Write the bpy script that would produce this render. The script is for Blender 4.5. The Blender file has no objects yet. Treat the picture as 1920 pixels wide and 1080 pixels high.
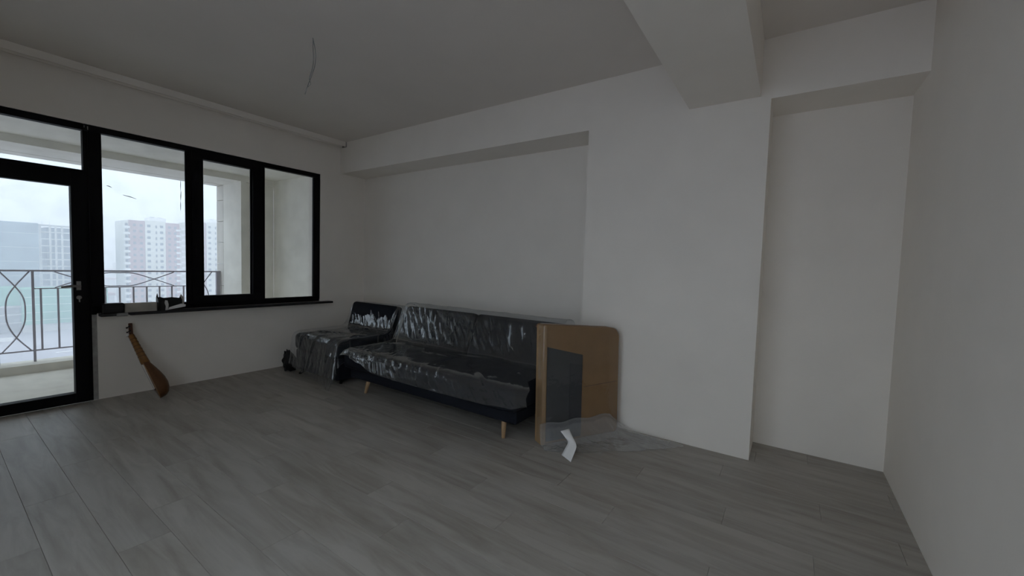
import bpy, bmesh, math, random
from mathutils import Vector, Matrix, noise

random.seed(7)
SC = bpy.context.scene
COL = SC.collection

# ------------------------------------------------------------------ camera
cam_d = bpy.data.cameras.new('camera')
cam_d.sensor_width = 36.0
cam_d.lens = 14.286
cam_d.clip_start = 0.02
cam_d.clip_end = 4000
cam = bpy.data.objects.new('camera', cam_d)
COL.objects.link(cam)
R = Matrix(((0.563596, 0.027096, -0.825606),
            (-0.825503, 0.055278, -0.561711),
            (0.030418, 0.998103, 0.053522)))
cam.matrix_world = Matrix.Translation((0, 0, 1.35)) @ R.to_4x4()
SC.camera = cam

# ------------------------------------------------------------------ sky, exposure
SKY = 1.0
w = bpy.data.worlds.new('overcast_sky')
SC.world = w
w.use_nodes = True
bg = w.node_tree.nodes['Background']
bg.inputs[1].default_value = SKY
# evenly overcast sky, a little brighter overhead than at the horizon, misty grey below it
_nt = w.node_tree
_tc = _nt.nodes.new('ShaderNodeTexCoord'); _sx = _nt.nodes.new('ShaderNodeSeparateXYZ')
_nt.links.new(_tc.outputs['Generated'], _sx.inputs[0])
_cr = _nt.nodes.new('ShaderNodeValToRGB')
_mr = _nt.nodes.new('ShaderNodeMapRange'); _mr.inputs['From Min'].default_value = -1; _mr.inputs['From Max'].default_value = 1
_nt.links.new(_sx.outputs['Z'], _mr.inputs['Value']); _nt.links.new(_mr.outputs[0], _cr.inputs[0])
_cr.color_ramp.elements[0].position = 0.42; _cr.color_ramp.elements[0].color = (0.50, 0.55, 0.60, 1)
_cr.color_ramp.elements[1].position = 1.0; _cr.color_ramp.elements[1].color = (1.03, 1.16, 1.3, 1)
_e = _cr.color_ramp.elements.new(0.5); _e.color = (0.79, 0.895, 1.0, 1)
_nt.links.new(_cr.outputs[0], bg.inputs[0])
SC.view_settings.view_transform = 'Standard'
SC.view_settings.look = 'None'
SC.view_settings.gamma = 1
SC.view_settings.use_curve_mapping = False
SC.view_settings.exposure = 0.95
SC.cycles.max_bounces = 14
SC.cycles.diffuse_bounces = 8
SC.cycles.transparent_max_bounces = 24
SC.cycles.volume_bounces = 8


# ------------------------------------------------------------------ materials
def nodes_mat(name):
    m = bpy.data.materials.new(name)
    m.use_nodes = True
    nt = m.node_tree
    return m, nt, nt.nodes['Principled BSDF']


def N(nt, t, **kw):
    n = nt.nodes.new(t)
    for k, v in kw.items():
        setattr(n, k, v)
    return n


def paint(name, col, rough=0.6, var=0.06, scale=6.0, bump=0.0, bscale=60.0, spec=0.3, stretch=None, metal=0.0):
    """plain procedural surface: colour with soft noise variation and fine relief"""
    m, nt, b = nodes_mat(name)
    tc = N(nt, 'ShaderNodeTexCoord')
    mp = N(nt, 'ShaderNodeMapping')
    if stretch: mp.inputs['Scale'].default_value = stretch
    nt.links.new(tc.outputs['Object'], mp.inputs[0])
    nz = N(nt, 'ShaderNodeTexNoise')
    nz.inputs['Scale'].default_value = scale
    nz.inputs['Detail'].default_value = 5
    nt.links.new(mp.outputs[0], nz.inputs['Vector'])
    cr = N(nt, 'ShaderNodeValToRGB')
    lo = tuple(c * (1 - var) for c in col); hi = tuple(min(1, c * (1 + var)) for c in col)
    cr.color_ramp.elements[0].position = 0.3; cr.color_ramp.elements[1].position = 0.7
    cr.color_ramp.elements[0].color = (*lo, 1); cr.color_ramp.elements[1].color = (*hi, 1)
    nt.links.new(nz.outputs['Fac'], cr.inputs[0])
    nt.links.new(cr.outputs[0], b.inputs['Base Color'])
    b.inputs['Roughness'].default_value = rough
    b.inputs['Specular IOR Level'].default_value = spec
    b.inputs['Metallic'].default_value = metal
    if bump:
        n2 = N(nt, 'ShaderNodeTexNoise'); n2.inputs['Scale'].default_value = bscale
        n2.inputs['Detail'].default_value = 4
        nt.links.new(mp.outputs[0], n2.inputs['Vector'])
        bp = N(nt, 'ShaderNodeBump'); bp.inputs['Strength'].default_value = bump
        bp.inputs['Distance'].default_value = 0.01
        nt.links.new(n2.outputs['Fac'], bp.inputs['Height'])
        nt.links.new(bp.outputs[0], b.inputs['Normal'])
    return m


def plank_mat():
    m, nt, b = nodes_mat('grey_oak_laminate')
    tc = N(nt, 'ShaderNodeTexCoord'); oi = N(nt, 'ShaderNodeObjectInfo')
    ad = N(nt, 'ShaderNodeVectorMath', operation='ADD')
    sc = N(nt, 'ShaderNodeVectorMath', operation='SCALE'); sc.inputs[0].default_value = (13.1, 7.7, 3.3)
    nt.links.new(oi.outputs['Random'], sc.inputs['Scale'])
    nt.links.new(tc.outputs['Object'], ad.inputs[0]); nt.links.new(sc.outputs[0], ad.inputs[1])
    mp = N(nt, 'ShaderNodeMapping'); mp.inputs['Scale'].default_value = (11, 1.3, 1)
    nt.links.new(ad.outputs[0], mp.inputs[0])
    g = N(nt, 'ShaderNodeTexNoise'); g.inputs['Scale'].default_value = 1.2; g.inputs['Detail'].default_value = 6
    g.inputs['Roughness'].default_value = 0.6; g.inputs['Distortion'].default_value = 0.6
    nt.links.new(mp.outputs[0], g.inputs['Vector'])
    cr = N(nt, 'ShaderNodeValToRGB')
    e = cr.color_ramp.elements
    e[0].position = 0.28; e[0].color = (0.27, 0.243, 0.21, 1)
    e[1].position = 0.62; e[1].color = (0.41, 0.385, 0.35, 1)
    nt.links.new(g.outputs['Fac'], cr.inputs[0])
    # plank to plank tone
    mr = N(nt, 'ShaderNodeMapRange'); mr.inputs['To Min'].default_value = 0.92; mr.inputs['To Max'].default_value = 1.05
    nt.links.new(oi.outputs['Random'], mr.inputs['Value'])
    mx = N(nt, 'ShaderNodeVectorMath', operation='SCALE')
    nt.links.new(cr.outputs[0], mx.inputs[0]); nt.links.new(mr.outputs[0], mx.inputs['Scale'])
    # plaster dust
    d = N(nt, 'ShaderNodeTexNoise'); d.inputs['Scale'].default_value = 1.7; d.inputs['Detail'].default_value = 7
    geo = N(nt, 'ShaderNodeNewGeometry'); nt.links.new(geo.outputs['Position'], d.inputs['Vector'])
    dr = N(nt, 'ShaderNodeMapRange'); dr.inputs['From Min'].default_value = 0.47; dr.inputs['From Max'].default_value = 0.75
    dr.inputs['To Max'].default_value = 0.4
    nt.links.new(d.outputs['Fac'], dr.inputs['Value'])
    mix = N(nt, 'ShaderNodeMix', data_type='RGBA'); mix.inputs['B'].default_value = (0.44, 0.43, 0.41, 1)
    nt.links.new(dr.outputs[0], mix.inputs['Factor']); nt.links.new(mx.outputs[0], mix.inputs['A'])
    nt.links.new(mix.outputs['Result'], b.inputs['Base Color'])
    rr = N(nt, 'ShaderNodeMapRange'); rr.inputs['To Min'].default_value = 0.36; rr.inputs['To Max'].default_value = 0.62
    nt.links.new(d.outputs['Fac'], rr.inputs['Value']); nt.links.new(rr.outputs[0], b.inputs['Roughness'])
    b.inputs['Specular IOR Level'].default_value = 0.4
    bp = N(nt, 'ShaderNodeBump'); bp.inputs['Strength'].default_value = 0.12; bp.inputs['Distance'].default_value = 0.002
    nt.links.new(g.outputs['Fac'], bp.inputs['Height']); nt.links.new(bp.outputs[0], b.inputs['Normal'])
    return m


def clear_mat(name, tint, haze, rough, haze_col=(0.8, 0.84, 0.88), ior=1.45, bump=0.0, bscale=30, dirt=False):
    """thin clear sheet: see-through with a mirror reflection by angle and a little milky haze"""
    m = bpy.data.materials.new(name); m.use_nodes = True
    nt = m.node_tree; nt.nodes.clear()
    out = N(nt, 'ShaderNodeOutputMaterial')
    tr = N(nt, 'ShaderNodeBsdfTransparent'); tr.inputs[0].default_value = (*tint, 1)
    gl = N(nt, 'ShaderNodeBsdfGlossy'); gl.inputs['Roughness'].default_value = rough
    df = N(nt, 'ShaderNodeBsdfDiffuse'); df.inputs[0].default_value = (*haze_col, 1)
    fr = N(nt, 'ShaderNodeLayerWeight'); fr.inputs['Blend'].default_value = 0.5
    pw = N(nt, 'ShaderNodeMath', operation='POWER'); pw.inputs[1].default_value = 4.0
    nt.links.new(fr.outputs['Facing'], pw.inputs[0])
    f0 = ((ior - 1) / (ior + 1)) ** 2
    ma = N(nt, 'ShaderNodeMath', operation='MULTIPLY_ADD'); ma.inputs[1].default_value = 0.7; ma.inputs[2].default_value = f0
    nt.links.new(pw.outputs[0], ma.inputs[0])
    m1 = N(nt, 'ShaderNodeMixShader'); m1.inputs[0].default_value = haze
    m2 = N(nt, 'ShaderNodeMixShader')
    nt.links.new(tr.outputs[0], m1.inputs[1]); nt.links.new(df.outputs[0], m1.inputs[2])
    nt.links.new(ma.outputs[0], m2.inputs[0]); nt.links.new(m1.outputs[0], m2.inputs[1]); nt.links.new(gl.outputs[0], m2.inputs[2])
    nt.links.new(m2.outputs[0], out.inputs[0])
    tc = N(nt, 'ShaderNodeTexCoord')
    if bump:
        nz = N(nt, 'ShaderNodeTexNoise'); nz.inputs['Scale'].default_value = bscale; nz.inputs['Detail'].default_value = 3
        nz.inputs['Distortion'].default_value = 1.0
        nt.links.new(tc.outputs['Object'], nz.inputs['Vector'])
        bp = N(nt, 'ShaderNodeBump'); bp.inputs['Strength'].default_value = bump; bp.inputs['Distance'].default_value = 0.02
        nt.links.new(nz.outputs['Fac'], bp.inputs['Height'])
        nt.links.new(bp.outputs[0], gl.inputs['Normal']); nt.links.new(bp.outputs[0], fr.inputs['Normal'])
    if dirt:
        nz = N(nt, 'ShaderNodeTexNoise'); nz.inputs['Scale'].default_value = 5; nz.inputs['Detail'].default_value = 6
        nt.links.new(tc.outputs['Object'], nz.inputs['Vector'])
        mr = N(nt, 'ShaderNodeMapRange'); mr.inputs['From Min'].default_value = 0.45; mr.inputs['From Max'].default_value = 0.8
        mr.inputs['To Min'].default_value = haze; mr.inputs['To Max'].default_value = haze + 0.06
        nt.links.new(nz.outputs['Fac'], mr.inputs['Value']); nt.links.new(mr.outputs[0], m1.inputs[0])
    return m


WALL = paint('white_wall_plaster', (0.85, 0.805, 0.745), 0.75, 0.02, 3.0, 0.10, 180, 0.2)
CEIL = paint('ceiling_paint', (0.76, 0.71, 0.66), 0.8, 0.02, 2.0, 0.05, 120, 0.2)
MORTAR = paint('grey_mortar', (0.36, 0.35, 0.33), 0.9, 0.15, 20, 0.4, 60, 0.1)
PLANK = plank_mat()
GAP = paint('dark_floor_underlay', (0.12, 0.11, 0.10), 0.9, 0.1)
FRAME = paint('black_window_profile', (0.004, 0.004, 0.005), 0.6, 0.1, 8, 0, 1, 0.12)
SILLM = paint('black_sill_stone', (0.02, 0.02, 0.022), 0.5, 0.2, 30, 0, 1, 0.35)
GLASS_REAR = clear_mat('clear_glass', (0.96, 0.97, 0.97), 0.004, 0.0, ior=1.3)
GLASS = clear_mat('dimming_window_glass', (0.84, 0.86, 0.865), 0.006, 0.0, ior=1.3, dirt=True)  # tint added to dim the view outside against the room
FILM = clear_mat('clear_plastic_film', (0.965, 0.975, 0.985), 0.012, 0.04, ior=1.68, bump=0.16, bscale=9)
FILM_HAZY = clear_mat('hazy_plastic_film', (0.965, 0.965, 0.965), 0.085, 0.06, ior=1.7, bump=0.35, bscale=18)
BALC = paint('balcony_plaster', (0.87, 0.85, 0.79), 0.8, 0.05, 4, 0.15, 90, 0.2)
STONE = paint('pale_facade_stone', (0.72, 0.69, 0.64), 0.7, 0.06, 9, 0.1, 60, 0.2)
BALCFLOOR = paint('balcony_floor_screed', (0.66, 0.63, 0.56), 0.8, 0.08, 5, 0.2, 50, 0.2)
RAIL = paint('grey_painted_steel', (0.38, 0.36, 0.41), 0.5, 0.1, 10, 0, 1, 0.4)
STEEL = paint('brushed_steel', (0.25, 0.24, 0.23), 0.35, 0.1, 20, 0, 1, 0.5, metal=0.9)
SOFA = paint('black_navy_upholstery', (0.012, 0.014, 0.02), 0.85, 0.2, 120, 0.3, 400, 0.15)
BEECH = paint('pale_beech_wood', (0.42, 0.27, 0.15), 0.5, 0.15, 14, 0.05, 60, 0.3, (3, 3, 0.5))
CARD = paint('brown_cardboard', (0.26, 0.150, 0.066), 0.8, 0.08, 8, 0.08, 60, 0.15)
CARDEDGE = paint('pale_cardboard_edge', (0.34, 0.215, 0.11), 0.8, 0.08, 8, 0.08, 60, 0.15)
CHAR = paint('charcoal_sheet', (0.045, 0.048, 0.052), 0.6, 0.1, 10, 0.05, 60, 0.25)
CHAR2 = paint('dark_charcoal_sheet', (0.028, 0.031, 0.038), 0.6, 0.1, 10, 0.05, 60, 0.25)
PAPER = paint('white_paper', (0.82, 0.81, 0.80), 0.7, 0.02)
WOODO = paint('amber_lacquered_wood', (0.24, 0.115, 0.035), 0.4, 0.25, 10, 0.05, 50, 0.35, (3, 3, 0.6))
BOWL = paint('brown_bowl_wood', (0.10, 0.043, 0.016), 0.4, 0.25, 10, 0.05, 50, 0.35, (3, 3, 0.6))
WOODD = paint('dark_lacquered_wood', (0.085, 0.03, 0.014), 0.4, 0.25, 10, 0.05, 50, 0.35, (3, 3, 0.6))
BLACK = paint('black_plastic', (0.012, 0.012, 0.012), 0.5, 0.1, 10, 0, 1, 0.3)
WHITEP = paint('white_plastic', (0.72, 0.72, 0.70), 0.5, 0.02, 10, 0, 1, 0.3)
WIRE = paint('grey_wire_insulation', (0.30, 0.30, 0.29), 0.5, 0.05)
FOAM = paint('beige_packing_block', (0.44, 0.41, 0.36), 0.9, 0.15, 12, 0.3, 60, 0.1)
ASPH = paint('hazy_street_asphalt', (0.38, 0.36, 0.39), 0.9, 0.12, 0.03)
NETG = paint('green_scaffold_net', (0.10, 0.34, 0.22), 0.9, 0.2, 0.12)
NETB_SHADE = paint('blue_grey_net_and_core_shade', (0.14, 0.19, 0.22), 0.9, 0.1, 0.2)  # netting colour, also painted on the concrete frame's core as inner shade
CONC = paint('raw_concrete', (0.50, 0.49, 0.47), 0.9, 0.1, 0.3)
CREAM = paint('cream_facade', (0.66, 0.64, 0.57), 0.85, 0.05, 0.3)
BRICK = paint('brown_red_facade', (0.36, 0.17, 0.15), 0.85, 0.06, 0.3)
WINDK = paint('dark_window_glass', (0.07, 0.08, 0.09), 0.3, 0.1, 1)
WHITEF = paint('white_balcony_band', (0.8, 0.79, 0.77), 0.8, 0.03, 1)
HILL = paint('far_hill', (0.12, 0.15, 0.13), 0.95, 0.2, 0.01)


# ------------------------------------------------------------------ helpers
def tag(o, label=None, cat=None, group=None, kind=None):
    if label: o['label'] = label
    if cat: o['category'] = cat
    if group: o['group'] = group
    if kind: o['kind'] = kind
    return o


def link(name, me, mat, parent=None, smooth=False):
    o = bpy.data.objects.new(name, me)
    if mat is not None and not me.materials:
        for mm in (mat if isinstance(mat, (list, tuple)) else [mat]):
            me.materials.append(mm)
    COL.objects.link(o)
    if parent is not None: o.parent = parent
    if smooth:
        for p in me.polygons: p.use_smooth = True
    return o


def obj(name, bm, mat, parent=None, smooth=False):
    me = bpy.data.meshes.new(name)
    bm.normal_update()
    bm.to_mesh(me); bm.free()
    return link(name, me, mat, parent, smooth)


def empty(name, loc=(0, 0, 0)):
    o = bpy.data.objects.new(name, None)
    o.location = loc
    o.empty_display_size = 0.1
    COL.objects.link(o)
    return o


def bx(bm, x0, x1, y0, y1, z0, z1, bev=0.0, seg=2, mi=0):
    vs = [bm.verts.new(c) for c in ((x0, y0, z0), (x1, y0, z0), (x1, y1, z0), (x0, y1, z0),
                                    (x0, y0, z1), (x1, y0, z1), (x1, y1, z1), (x0, y1, z1))]
    fs = [bm.faces.new([vs[i] for i in f]) for f in
          ((3, 2, 1, 0), (4, 5, 6, 7), (0, 1, 5, 4), (1, 2, 6, 5), (2, 3, 7, 6), (3, 0, 4, 7))]
    for f in fs: f.material_index = mi
    if bev:
        es = list({e for f in fs for e in f.edges})
        bmesh.ops.bevel(bm, geom=es, offset=bev, segments=seg, affect='EDGES', profile=0.5)
    return vs


def box(name, mat, x0, x1, y0, y1, z0, z1, parent=None, bev=0.0, seg=2, smooth=False):
    bm = bmesh.new(); bx(bm, x0, x1, y0, y1, z0, z1, bev, seg)
    return obj(name, bm, mat, parent, smooth)


def boxes(name, mat, lst, parent=None, bev=0.0):
    bm = bmesh.new()
    for b in lst: bx(bm, *b, bev=bev)
    return obj(name, bm, mat, parent)


def tube(bm, pts, rad, n=8, cap=True):
    pts = [Vector(p) for p in pts]
    rings = []
    up = Vector((0.31, 0.17, 0.93))
    for i, p in enumerate(pts):
        t = (pts[min(i + 1, len(pts) - 1)] - pts[max(i - 1, 0)]).normalized()
        a = t.cross(up)
        if a.length < 1e-3: a = t.cross(Vector((1, 0, 0)))
        a.normalize(); b = t.cross(a)
        r = rad[i] if isinstance(rad, (list, tuple)) else rad
        rings.append([bm.verts.new(p + (a * math.cos(2 * math.pi * k / n) + b * math.sin(2 * math.pi * k / n)) * r) for k in range(n)])
    for i in range(len(rings) - 1):
        for k in range(n):
            bm.faces.new((rings[i][k], rings[i][(k + 1) % n], rings[i + 1][(k + 1) % n], rings[i + 1][k]))
    if cap:
        bm.faces.new(rings[0][::-1]); bm.faces.new(rings[-1])


def smoothline(pts, n):
    """Catmull-Rom through 2-D or 3-D points, n samples"""
    P = [Vector(p) for p in pts]
    P = [P[0] * 2 - P[1]] + P + [P[-1] * 2 - P[-2]]
    out = []
    m = len(P) - 3
    for i in range(n):
        t = i / (n - 1) * m
        k = min(int(t), m - 1); u = t - k
        a, b, c, d = P[k:k + 4]
        out.append(0.5 * ((2 * b) + (c - a) * u + (2 * a - 5 * b + 4 * c - d) * u * u + (3 * b - a - 3 * c + d) * u ** 3))
    return out


def grid_mesh(bm, rows, mi=0):
    vs = [[bm.verts.new(p) for p in r] for r in rows]
    for i in range(len(vs) - 1):
        for j in range(len(vs[0]) - 1):
            bm.faces.new((vs[i][j], vs[i][j + 1], vs[i + 1][j + 1], vs[i + 1][j]))
    return vs


def lerp_tab(tab, x):
    for (a, b), (c, d) in zip(tab, tab[1:]):
        if x <= c:
            t = max(0, min(1, (x - a) / (c - a))); t = t * t * (3 - 2 * t)
            return b + (d - b) * t
    return tab[-1][1]


# ------------------------------------------------------------------ room shell
YW, XB, XN, YR, ZC = 5.23, 3.36, 3.755, -0.615, 2.97
XR = -0.75            # wall behind the camera
YO = 5.51            # outer face of the window wall

fl = tag(box('floor', GAP, XR, XN, YR, YW + 0.02, -0.12, -0.012), 'grey oak laminate floor of the empty room', 'floor', kind='structure')


def plank(x0, x1, y0, y1):
    g = 0.0005; c = 0.0009
    x0 += g; x1 -= g; y0 += g; y1 -= g
    bm = bmesh.new()
    lo = [bm.verts.new(v) for v in ((x0, y0, -0.012), (x1, y0, -0.012), (x1, y1, -0.012), (x0, y1, -0.012))]
    mid = [bm.verts.new(v) for v in ((x0, y0, -c), (x1, y0, -c), (x1, y1, -c), (x0, y1, -c))]
    top = [bm.verts.new(v) for v in ((x0 + c, y0 + c, 0), (x1 - c, y0 + c, 0), (x1 - c, y1 - c, 0), (x0 + c, y1 - c, 0))]
    for a, b in ((lo, mid), (mid, top)):
        for k in range(4): bm.faces.new((a[k], a[(k + 1) % 4], b[(k + 1) % 4], b[k]))
    bm.faces.new(top)
    obj('plank', bm, PLANK, fl)


PW, PL = 0.192, 1.285
rows = []
x = XB
while x > XR + 0.01:
    rows.append((max(XR, x - PW), x, [(YR, YW)])); x -= PW
x = XB
while x < XN - 0.01:
    rows.append((x, min(XN, x + PW), [(YR, 0.17), (1.52, YW)])); x += PW
for i, (x0, x1, spans) in enumerate(rows):
    off = (i * 0.43 + random.uniform(-.1, .1)) % PL
    for a, b in spans:
        y = YR - off
        while y < b:
            y0, y1 = max(a, y), min(b, y + PL)
            if y1 - y0 > 0.03: plank(x0, x1, y0, y1)
            y += PL

# window wall, with the door and window opening cut out
WX0, WX1, WZ0, WZ1 = 0.927, 3.072, 0.80, 2.497
DX0 = -0.62
tag(boxes('wall_window', WALL, [
    (WX0, WX1, YW, YO, -0.12, WZ0),
    (DX0, WX1, YW, YO, WZ1, ZC + 0.15),
    (WX1, XN + 0.2, YW, YO, -0.12, ZC + 0.15),
    (XR, DX0, YW, YO, -0.12, ZC + 0.15),
    (DX0, WX0, YW + 0.02, YO, -0.14, -0.014)]), 'white plastered wall around the black window and balcony door', 'wall', kind='structure')
# back wall: pillar in front, two recesses with headers above them
tag(boxes('wall_back', WALL, [
    (XN, XN + 0.2, YR - 0.2, YW, -0.12, ZC + 0.15),
    (XB, XN, 0.17, 1.52, -0.012, 2.56),
    (XB, XN, YR, YW, 2.56, ZC + 0.05)]), 'white back wall with a wide pillar between two recesses', 'wall', kind='structure')
tag(boxes('wall_right', WALL, [(XR, XN, YR - 0.2, YR, -0.12, ZC + 0.15)]), 'plain white wall at right angles to the recessed back wall', 'wall', kind='structure')
# wall behind the camera; its large window is added to brighten the room
RWY0, RWY1, RWZ0, RWZ1 = -0.58, 2.25, 0.03, 2.85
tag(boxes('wall_rear', WALL, [
    (XR - 0.2, XR, YR - 0.2, RWY0, -0.12, ZC + 0.15), (XR - 0.2, XR, RWY1, YO, -0.12, ZC + 0.15),
    (XR - 0.2, XR, RWY0, RWY1, -0.12, RWZ0), (XR - 0.2, XR, RWY0, RWY1, RWZ1, ZC + 0.15)]), 'white wall behind the viewer with an opening for the added window', 'wall', kind='structure')
tag(boxes('ceiling', CEIL, [(XR, XB, YR, YW, ZC, ZC + 0.15)]), 'flat pale grey painted ceiling', 'ceiling', kind='structure')
tag(boxes('trim_1', WALL, [(XR, XB, 0.231, 0.700, 2.585, ZC)], bev=0.002), 'white ceiling beam running to the pillar', 'beam', kind='structure')
# mortar strip between door frame and parapet wall
tag(boxes('trim_2', MORTAR, [(0.893, WX0, YW + 0.012, YW + 0.09, 0.0, WZ0 - 0.01)]), 'rough grey mortar strip beside the balcony door frame', 'mortar strip', kind='structure')

# ------------------------------------------------------------------ window and balcony door
F0, F1 = YW + 0.002, YW + 0.072


def pane(name, x0, x1, z0, z1, parent, y=YW + 0.036):
    return box(name, GLASS, x0, x1, y - 0.004, y + 0.004, z0, z1, parent)


win = tag(empty('window_1', (2.0, YW, WZ0)), 'black framed three-part window beside the glazed balcony door', 'window', kind='structure')


def wpart(name, mat, lst, parent=win, bev=0.003):
    o = boxes(name, mat, lst, parent, bev)
    o.matrix_parent_inverse = Matrix.Translation(parent.location).inverted()
    return o


ZB = 0.832
wpart('frame', FRAME, [(0.872, WX1 - 0.003, F0, F1, WZ1 - 0.055, WZ1 - 0.002), (0.93, WX1 - 0.003, F0, F1, ZB, ZB + 0.035),
                       (0.896, 0.972, F0, F1, ZB + 0.035, WZ1 - 0.055), (0.896, 0.929, F0, F1, .791, ZB + 0.035), (3.0, WX1 - 0.003, F0, F1, ZB + 0.035, WZ1 - 0.055),
                       (1.617, 1.70, F0, F1, ZB + 0.035, WZ1 - 0.055), (2.29, 2.372, F0, F1, ZB + 0.035, WZ1 - 0.055)])
sash = wpart('sash', FRAME, [(1.655, 2.335, F0 - 0.022, F0 - 0.001, 0.852, 0.93), (1.655, 2.335, F0 - 0.022, F0 - 0.001, 2.386, 2.468),
                             (1.655, 1.752, F0 - 0.022, F0 - 0.001, 0.93, 2.386), (2.236, 2.335, F0 - 0.022, F0 - 0.001, 0.93, 2.386),
                             (1.70, 1.752, F0, F1 - 0.01, ZB + 0.035, WZ1 - 0.055), (2.236, 2.29, F0, F1 - 0.01, ZB + 0.035, WZ1 - 0.055),
                             (1.752, 2.236, F0, F1 - 0.01, ZB + 0.035, 0.93), (1.752, 2.236, F0, F1 - 0.01, 2.386, WZ1 - 0.055)])
wpart('window_handle', FRAME, [(1.668, 1.690, F0 - 0.034, F0 - 0.022, 1.40, 1.47), (1.672, 1.686, F0 - 0.055, F0 - 0.034, 1.425, 1.445),
                               (1.672, 1.686, F0 - 0.06, F0 - 0.045, 1.33, 1.445)])
panes = []
for x0, x1, z0, z1 in ((0.972, 1.617, ZB + 0.035, WZ1 - 0.055), (1.752, 2.236, 0.93, 2.386), (2.372, 3.0, ZB + 0.035, WZ1 - 0.055)):
    p = pane('pane', x0, x1, z0, z1, win); p.matrix_parent_inverse = Matrix.Translation(win.location).inverted(); panes.append(p)
    wpart('glazing_bead', FRAME, [(x0, x0 + 0.012, F0 + 0.012, F0 + 0.03, z0, z1), (x1 - 0.012, x1, F0 + 0.012, F0 + 0.03, z0, z1)])
# scratches and glue left on the glass
for (a, b), r in ((((1.015, 1.98), (1.05, 1.968)), .004), (((1.125, 1.912), (1.222, 1.889)), .004), (((1.571, 2.13), (1.569, 2.03)), .003),
                  (((1.573, 2.02), (1.569, 1.93)), .004), (((1.569, 1.915), (1.568, 1.82)), .003)):
    bm = bmesh.new(); tube(bm, [(a[0], YW + 0.0305, a[1]), ((a[0] + b[0]) / 2, YW + 0.030, (a[1] + b[1]) / 2 + .003), (b[0], YW + 0.0305, b[1])], [r * .4, r, r * .3], 5)
    o = obj('glue_streak', bm, WIRE, win); o.matrix_parent_inverse = Matrix.Translation(win.location).inverted()

door = tag(empty('door_1', (0.4, YW, 0)), 'black framed glazed balcony door with transom light', 'door', kind='structure')


def dpart(name, mat, lst, parent=door, bev=0.003):
    o = boxes(name, mat, lst, parent, bev)
    o.matrix_parent_inverse = Matrix.Translation(door.location).inverted()
    return o


DL = -0.005
dpart('door_frame', FRAME, [(0.862, 0.893, F0, F1, 0.03, WZ1 - 0.06), (DL - 0.07, DL, F0, F1, 0.03, WZ1 - 0.06), (DL, 0.862, F0, F1, 2.03, 2.088),
                            (DX0 + .002, 0.870, F0, F1, WZ1 - 0.058, WZ1 - 0.002), (DX0 + .002, 0.893, F0, F1, 0.0, 0.03),
                            (DX0 + .002, DX0 + .06, F0, F1, 0.03, WZ1 - .06)])
leaf = dpart('door_leaf', FRAME, [(0.779, 0.876, F0 - 0.02, F0 - 0.001, 0.012, 2.045), (DL - 0.01, 0.085, F0 - 0.02, F0 - 0.001, 0.012, 2.045),
                                  (0.085, 0.779, F0 - 0.02, F0 - 0.001, 0.012, 0.095), (0.085, 0.779, F0 - 0.02, F0 - 0.001, 1.935, 2.045),
                                  (0.779, 0.861, F0, F1 - 0.005, 0.031, 2.029), (DL + .001, 0.085, F0, F1 - 0.005, 0.031, 2.029),
                                  (0.085, 0.779, F0, F1 - 0.005, 0.031, 0.095), (0.085, 0.779, F0, F1 - 0.005, 1.935, 2.029)])


def sub(o, parent):
    o.parent = parent
    o.matrix_parent_inverse = (Matrix.Translation(door.location) @ parent.matrix_parent_inverse).inverted()
    return o


sub(pane('pane', 0.085, 0.779, 0.095, 1.935, None), leaf)
bm = bmesh.new()
tube(bm, [(0.812, F0 - 0.02, 1.057), (0.812, F0 - 0.06, 1.057)], 0.011, 10)
tube(bm, [(0.818, F0 - 0.062, 1.057), (0.76, F0 - 0.064, 1.060), (0.70, F0 - 0.062, 1.052)], [0.011, 0.010, 0.008], 10)
bx(bm, 0.797, 0.827, F0 - 0.029, F0 - 0.02, 1.02, 1.10, .003)
sub(obj('door_handle', bm, STEEL, None, False), leaf)
bm = bmesh.new()
tube(bm, [(0.812, F0 - 0.02, 0.955), (0.812, F0 - 0.034, 0.955)], 0.017, 14)
bx(bm, 0.808, 0.816, F0 - 0.05, F0 - 0.034, 0.915, 0.962, .002)
sub(obj('lock_cylinder', bm, STEEL, None), leaf)
p = pane('transom_pane', DL, 0.862, 2.088, WZ1 - 0.058, door); p.matrix_parent_inverse = Matrix.Translation(door.location).inverted()
p = pane('side_pane', DX0 + .06, DL - 0.07, 0.03, WZ1 - 0.058, door); p.matrix_parent_inverse = Matrix.Translation(door.location).inverted()
bm = bmesh.new(); bx(bm, 0.872, 0.876, F0 - 0.004, F0 - 0.001, 2.462, 2.482); bx(bm, 0.893, 0.899, F0 - 0.004, F0 - 0.001, 2.448, 2.478)
o = obj('frame_clip', bm, STEEL, door); o.matrix_parent_inverse = Matrix.Translation(door.location).inverted()

# sill, broken near the door
sill = tag(boxes('window_sill', SILLM, [(1.135, 3.205, YW - 0.10, YW - 0.001, 0.775, 0.800), (0.935, 1.04, YW - 0.09, YW - 0.001, 0.775, 0.800)], bev=0.003),
           'black stone sill under the three-part window, broken near the door', 'window sill', kind='structure')
bm = bmesh.new()
bx(bm, 1.042, 1.133, YW - 0.05, YW - 0.001, 0.765, 0.799, .01)
tag(obj('trim_3', bm, MORTAR), 'bare mortar where the black sill is broken', 'mortar', kind='structure')
wpart('sub_frame', FRAME, [(0.93, WX1 - 0.003, F0 + 0.01, F1, WZ0 + 0.001, ZB)])

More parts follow.
